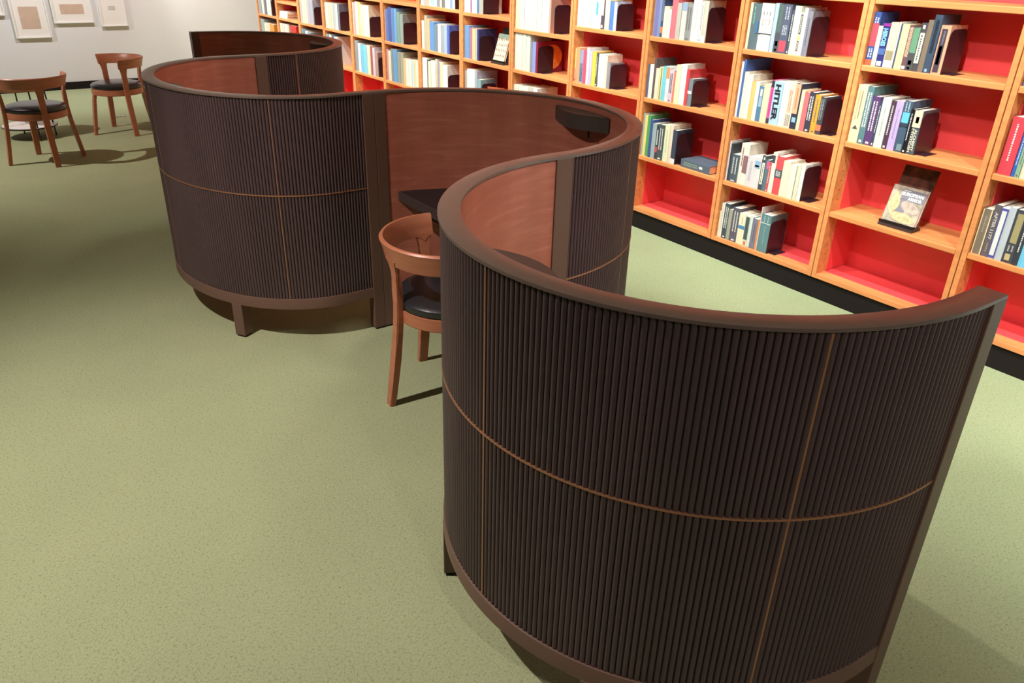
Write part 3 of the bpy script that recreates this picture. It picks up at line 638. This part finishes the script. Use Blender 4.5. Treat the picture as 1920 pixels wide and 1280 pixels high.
 (8,'4',None,[(0.025,0.038,0.275,(216,150,160)),(0.066,0.053,0.266,(230,224,196)),(0.121,0.046,0.29,(140,146,152)),(0.17,0.076,0.292,(112,162,214)),(0.248,0.056,0.271,(160,162,152)),(0.306,0.055,0.272,(178,172,152)),(0.363,0.046,0.231,(240,190,142)),(0.411,0.054,0.228,(236,236,226)),(0.467,0.055,0.229,(230,234,226)),(0.524,0.043,0.235,(214,220,230)),(0.569,0.038,0.235,(244,220,160)),(0.609,0.034,0.24,(232,232,220))]),
 (9,'3',0.396,[(0.0,0.043,0.288,(228,222,200)),(0.045,0.05,0.291,(196,160,160)),(0.098,0.057,0.299,(240,232,210)),(0.157,0.042,0.298,(244,210,140)),(0.202,0.056,0.281,(242,196,180)),(0.26,0.046,0.275,(200,206,206)),(0.308,0.083,0.279,(240,228,200))]),
 (9,'4',0.545,[(0.014,0.089,0.293,(150,152,162)),(0.105,0.053,0.269,(232,234,230)),(0.161,0.062,0.265,(122,190,222)),(0.225,0.076,0.262,(130,200,226)),(0.304,0.07,0.27,(242,222,190)),(0.377,0.045,0.266,(170,90,80)),(0.425,0.05,0.261,(210,190,206)),(0.477,0.063,0.227,(180,140,136))]),
 (10,'3',0.406,[(0.024,0.051,0.25,(230,226,210)),(0.078,0.054,0.25,(226,228,220)),(0.134,0.053,0.25,(240,226,196)),(0.19,0.053,0.25,(220,216,200)),(0.246,0.058,0.25,(196,196,200)),(0.306,0.046,0.25,(236,238,234)),(0.355,0.046,0.25,(120,124,140))]),
 (10,'4',None,[(0.0,0.044,0.317,(236,238,232)),(0.047,0.049,0.316,(110,160,190)),(0.099,0.06,0.305,(236,232,214)),(0.161,0.054,0.289,(90,120,150)),(0.218,0.089,0.279,(236,238,236))]),
 (11,'3',0.423,[(0.001,0.087,0.25,(186,182,172)),(0.091,0.07,0.25,(232,222,196)),(0.164,0.075,0.25,(240,226,190)),(0.242,0.077,0.25,(196,184,204)),(0.323,0.082,0.25,(186,186,200))]),
 (11,'4',None,[(0.0,0.041,0.285,(150,190,206)),(0.044,0.077,0.281,(100,140,160)),(0.125,0.076,0.27,(226,232,230)),(0.205,0.075,0.26,(130,166,186))]),
 (12,'4',None,[(0.0,0.0,0.307,(236,232,222)),(0.0,0.037,0.308,(226,228,232)),(0.041,0.061,0.306,(240,226,200)),(0.106,0.068,0.305,(232,214,196)),(0.177,0.067,0.305,(240,236,226)),(0.248,0.066,0.299,(242,206,190)),(0.366,0.18,0.295,(200,50,44))]),
 (13,'3',0.487,[(0.0,0.039,0.25,(206,200,198)),(0.047,0.087,0.25,(160,166,170)),(0.142,0.086,0.25,(226,226,222)),(0.236,0.077,0.25,(120,120,128)),(0.321,0.076,0.25,(236,236,232)),(0.404,0.068,0.25,(230,230,226))]),
 (13,'4',None,[(0.0,0.0,0.299,(210,150,150)),(0.0,0.055,0.294,(140,150,150)),(0.059,0.096,0.288,(170,182,178)),(0.158,0.094,0.251,(232,232,222)),(0.257,0.112,0.253,(240,220,190)),(0.372,0.137,0.251,(238,160,70))]),
 (0,'3',0.2,[(0.036,0.052,0.234,(228,76,92),'vtitle'),(0.091,0.015,0.187,(60,106,192),'vtitle'),(0.106,0.016,0.18,(150,186,152),'lines'),(0.124,0.022,0.176,(236,230,204)),(0.147,0.02,0.18,(200,206,212)),(0.168,0.029,0.185,(70,80,100))]),
 (0,'4',0.314,[(0.03,0.039,0.2,(136,122,108),'creamedge'),(0.071,0.03,0.227,(110,102,108),'AFTER'),(0.102,0.027,0.223,(230,234,236),'blueedge'),(0.13,0.027,0.231,(200,206,216)),(0.158,0.041,0.229,(74,76,86),'goldlabel'),(0.2,0.023,0.232,(60,64,74),'vtitle'),(0.224,0.03,0.234,(122,206,246)),(0.255,0.031,0.237,(230,226,216)),(0.287,0.025,0.245,(140,60,60))]),
 (0,'2',0.095,[(0.031,0.018,0.25,(112,102,162)),(0.05,0.022,0.25,(226,220,206)),(0.072,0.021,0.25,(80,96,120))]),
]

SHN = {'b': 'bottom shelf', '4': 'second shelf up', '3': 'third shelf up', '2': 'fourth shelf up', '5': 'fourth shelf up', '6': 'fourth shelf up', '12': 'fourth shelf up'}
CASE = ['rightmost bookcase', 'second bookcase from right', 'third bookcase from right', 'fourth bookcase from right', 'fifth bookcase from right', 'sixth bookcase from right', 'seventh bookcase from right',
        'eighth bookcase from right', 'sixth bookcase from left', 'fifth bookcase from left', 'fourth bookcase from left', 'third bookcase from left', 'second bookcase from left', 'leftmost bookcase']
NTH = ['first', 'second', 'third', 'fourth', 'fifth', 'sixth', 'seventh', 'eighth', 'ninth', 'tenth', 'eleventh', 'twelfth', 'thirteenth', 'fourteenth', 'fifteenth', 'sixteenth', 'seventeenth', 'eighteenth', 'nineteenth']
SPECIAL = {'HEROES': 'navy book with pale blue capitals and a white mark, beside a cream book', 'HITLER': 'pale blue book with huge black capitals down its spine', 'ALCHEMY': 'grey book headed cream with ALCHEMY & MYSTICISM lettering, beside a bookend',
           'AFTER': 'brown grey book lettered AFTER 1177 on the rightmost bookcase', 'bluered': 'tall blue book with a red band, left end of its row', 'triangle': 'thick cream book with a dark triangle near its foot',
           'blackends': 'magenta book with black head and foot beside the large black capitals', 'redoval': 'slate book with a rounded red patch at its foot', 'blueedge': 'white book framed by a blue border on its spine', 'greylabel': 'thick pinkish red book with a grey label panel'}
cnt = {}
for (bay, sh, be, lst) in ROWS:
    z = SH[sh]; xl = BX0 - bay * BW; rnd = random.Random(bay * 17 + ord(sh[0]))
    grp = 'books on the %s of the %s' % (SHN[sh], CASE[bay])
    lst = sorted(lst, key=lambda b: b[0]); xprev = .0295
    for n_, b in enumerate(lst):
        x, t, h, col = b[:4]; deco = b[4] if len(b) > 4 else None
        x = max(x, xprev + .0003); nxt = lst[n_ + 1][0] if n_ + 1 < len(lst) else (be if be else x + t)
        t = max(.007, min(t, max(.008, nxt - x - .0004)))
        if x + t > BW - .031: t = BW - .031 - x
        if t < .005: continue
        xprev = x + t
        h = min(h, {'2': .254, '5': .25, '6': .25, '3': .252 if bay == 5 else .30, '4': .29 if bay != 5 else .26}.get(sh, .30))
        r, d = make_book(t, h, col, deco, bay, rnd, .228 if (bay == 5 and sh == '3' and n_ == len(lst) - 1) else None)
        yy = BD + .010 + rnd.uniform(0, .004)
        r.location = (xl + x, yy, z + .0004)
        if bay == 5 and sh == '3' and n_ == len(lst) - 1:      # large round orange picture on the outer cover
            bm = newbm(); loft(bm, [[(xx, .135 + .088 * math.cos(a), .105 + .083 * math.sin(a)) for a in [2 * math.pi * q / 36 for q in range(36)]] for xx in (t - .0005, t + .0004)]); obj('cover_picture', bm, M_orange, r)
        if deco in SPECIAL: lab = SPECIAL[deco]
        else:
            th = 'thin ' if t < .016 else ('thick ' if t > .042 else '')
            lab = '%s%s book, %s from left, %s, %s' % (th, cname(col), NTH[n_], SHN[sh], CASE[bay])
        tag(r, lab, 'book', grp)
    if be and xprev + .01 < BW - .03:
        hh = min(.18, max(.13, lst[-1][2] * .93)) if lst else .17
        bookend((xl + max(be, xprev + .0006), BD + .018, z + .0003), bay, hh, .14, 'dark metal bookend, %s, %s' % (SHN[sh], CASE[bay]))

# ---------------- display stands ----------------
def stand(x, z, w_, h_back, label):
    r = tag(empty('book_stand', (x, BD + .03, z)), label, 'book stand')
    bm = newbm(); box(bm, -w_ / 2, w_ / 2, 0, .075, 0, .010, bev=.001); box(bm, -w_ / 2, w_ / 2, .006, .068, .010, .018, bev=.001); obj('base', bm, M_deskedge, r)
    bm = newbm(); box(bm, -w_ / 2, w_ / 2, .004, .010, .018, .026); obj('lip', bm, M_black, r)
    bm = newbm(); tl = R(17); 
    loft(bm, [[(xx, .045 + q * math.sin(tl) + yo * math.cos(tl), .018 + q * math.cos(tl) - yo * math.sin(tl)) for xx, q in ((-w_ / 2 + .003, 0), (w_ / 2 - .003, 0), (w_ / 2 - .003, h_back), (-w_ / 2 + .003, h_back))] for yo in (0, .006)])
    return r, bm, tl
ZA = .4713
r, bm, tl = stand(-1.797, ZA, .172, .268, 'dark display stand with a brown back board carrying the face-out armor book')
M_hide = mat('brown_leather_print', (.11, .036, .022), .5, .4, noise=((22, 9, 16), .75, 6))
obj('back_board', bm, M_hide, r)
bk = tag(empty('face_out_book', (-1.797, BD + .03 + .016, ZA + .0262)), 'face-out book with EUROPEAN ARMOR lettering propped on a dark stand', 'book')
bk.rotation_euler = (-tl, 0, 0)
wB, hB = .166, .170
M_cover = mat('armor_cover', (.44, .37, .30), .4, .5, noise=((26, 26, 18), .45, 5))
bm = newbm(); box(bm, -wB / 2, wB / 2, 0, .0022, 0, hB); box(bm, -wB / 2, wB / 2, .0208, .023, 0, hB); box(bm, -wB / 2, -wB / 2 + .002, 0, .023, 0, hB); obj('cover', bm, M_cover, bk)
bm = newbm(); box(bm, -wB / 2 + .001, wB / 2 - .002, .002, .021, .002, hB - .002); obj('pages', bm, mat('white_page', (.85, .80, .80), .7), bk)
bm = newbm()
box(bm, -.030, wB / 2 - .0005, -.0006, .0003, .105, hB - .012); box(bm, -.045, .01, -.0006, .0003, .05, .112); obj('title_ground', bm, cmat((146, 142, 156)), bk)
def blob(name, cx, cz, pts, c, yo=-.0009):
    bm = newbm(); loft(bm, [[(cx + a, y, cz + b) for a, b in pts] for y in (yo, .0003)]); return obj(name, bm, c, bk)
MG = mat('gilded_armor', (.56, .47, .27), .4, .5, noise=((60, 60, 60), .3, 4)); MS = mat('pale_armor', (.46, .37, .32), .4, .5, noise=((40, 40, 40), .3, 4))
blob('cover_picture', -.052, .085, [(.022 * math.cos(a) + .006 * math.cos(3 * a), .055 * math.sin(a)) for a in [2 * math.pi * q / 20 for q in range(20)]], MG)
blob('cover_picture', .030, .078, [(.048 * math.cos(a), .026 * math.sin(a) - .012 * math.cos(a)) for a in [2 * math.pi * q / 20 for q in range(20)]], MS)
blob('cover_picture', .012, .026, [(.062 * math.cos(a), .022 * math.sin(a) - .006 * math.cos(a)) for a in [2 * math.pi * q / 20 for q in range(20)]], MG, -.0012)
MT = cmat((245, 245, 245))
text('title', 'EUROPEAN', .02, MT, bk, (.022, -.0016, .137), (R(90), 0, 0), width=.104, height=.0165, extra=1.4)
text('title', 'ARMOR', .02, MT, bk, (.038, -.0016, .117), (R(90), 0, 0), width=.068, height=.0165, extra=1.4)
bm = newbm()
rn = random.Random(5); xx = -.026
while xx < .006: ww = rn.uniform(.003, .006); box(bm, xx, xx + ww, -.0014, .0002, .149, .1535); xx += ww + .0016
obj('small_print', bm, MT, bk)

ZB = .8223
r, bm, tl = stand(-5.152, ZB, .165, .245, 'grey display stand carrying a pale face-out book, seventh bookcase from right')
obj('back_board', bm, mat('grey_board', (.035, .040, .038), .5), r)
bk = tag(empty('face_out_book', (-5.152, BD + .03 + .016, ZB + .0262)), 'pale face-out book with rows of small figures propped on a grey stand', 'book')
bk.rotation_euler = (-tl, 0, 0)
bm = newbm(); box(bm, -.074, .074, 0, .002, 0, .195); box(bm, -.074, .074, .014, .016, 0, .195); box(bm, -.074, -.072, 0, .016, 0, .195); obj('cover', bm, cmat((226, 222, 200)), bk)
bm = newbm(); box(bm, -.073, .072, .0018, .0142, .002, .193); obj('pages', bm, M_page, bk)
rn = random.Random(3); bm = newbm()
for row_ in range(4):
    for cc in range(6):
        cx, cz = -.058 + cc * .023 + rn.uniform(-.003, .003), .025 + row_ * .040 + rn.uniform(-.004, .004)
        box(bm, cx - .0025, cx + .0025, -.0006, .0004, cz, cz + rn.uniform(.012, .024)); box(bm, cx - .006, cx + .006, -.0006, .0004, cz + .008, cz + .011)
obj('cover_figures', bm, cmat((150, 100, 90)), bk)
bm = newbm(); box(bm, -.074, .074, -.0005, .0004, .165, .195); obj('cover_head', bm, cmat((190, 220, 205)), bk)

# flat lying book
fb = tag(empty('book', (-3.165, BD + .020, .4716)), 'thick slate book lying flat on a shelf above the empty bottom compartment', 'book')
fb.rotation_euler = (0, 0, R(-2))
bm = newbm(); Lh, Dp, th = .232, .165, .046
box(bm, 0, Lh, 0, .003, 0, th, bev=.001); box(bm, 0, Lh, .002, Dp, th - .003, th, bev=.001); box(bm, 0, Lh, .002, Dp, 0, .003, bev=.001); obj('cover', bm, cmat((96, 108, 126)), fb)
bm = newbm(); box(bm, .003, Lh - .003, .0025, Dp - .003, .0028, th - .0028); obj('pages', bm, mat('orange_page', (.80, .42, .25), .8), fb)
rn = random.Random(9); bm = newbm(); xx = .025
for zz in (.013, .025):
    xx = .025
    while xx < .13: ww = rn.uniform(.004, .010); box(bm, xx, xx + ww, -.0006, .001, zz, zz + .007); xx += ww + .003
obj('title', bm, cmat((150, 170, 150)), fb)
bm = newbm(); box(bm, .150, .176, -.0007, .001, .016, .030); obj('publisher_mark', bm, cmat((235, 238, 238)), fb)
# stack of white flat volumes in the second bookcase from left
for q in range(3):
    hh = .024; bw = tag(empty('book', (BX0 - 12 * BW + .03 + .01 * q, BD + .02, .8222 + q * (hh + .0006))), ('lowest', 'middle', 'topmost')[q] + ' of three white volumes lying stacked, second bookcase from left', 'book', 'stacked white volumes')
    bm = newbm(); box(bm, 0, .26, 0, .003, 0, hh); box(bm, 0, .26, .002, .19, hh - .002, hh); box(bm, 0, .26, .002, .19, 0, .002); obj('cover', bm, cmat((236, 234, 230)), bw)
    bm = newbm(); box(bm, .002, .258, .002, .187, .002, hh - .002); obj('pages', bm, M_page, bw)
# orange brown book with an arched bookend, seventh bookcase
r, d = make_book(.012, .165, (205, 105, 66), None, 9, random.Random(2), .15); r.location = (-5.30, BD + .05, .4714); r.rotation_euler = (0, 0, R(-62))
tag(r, 'orange brown book angled outward at the row end, seventh bookcase from right', 'book')
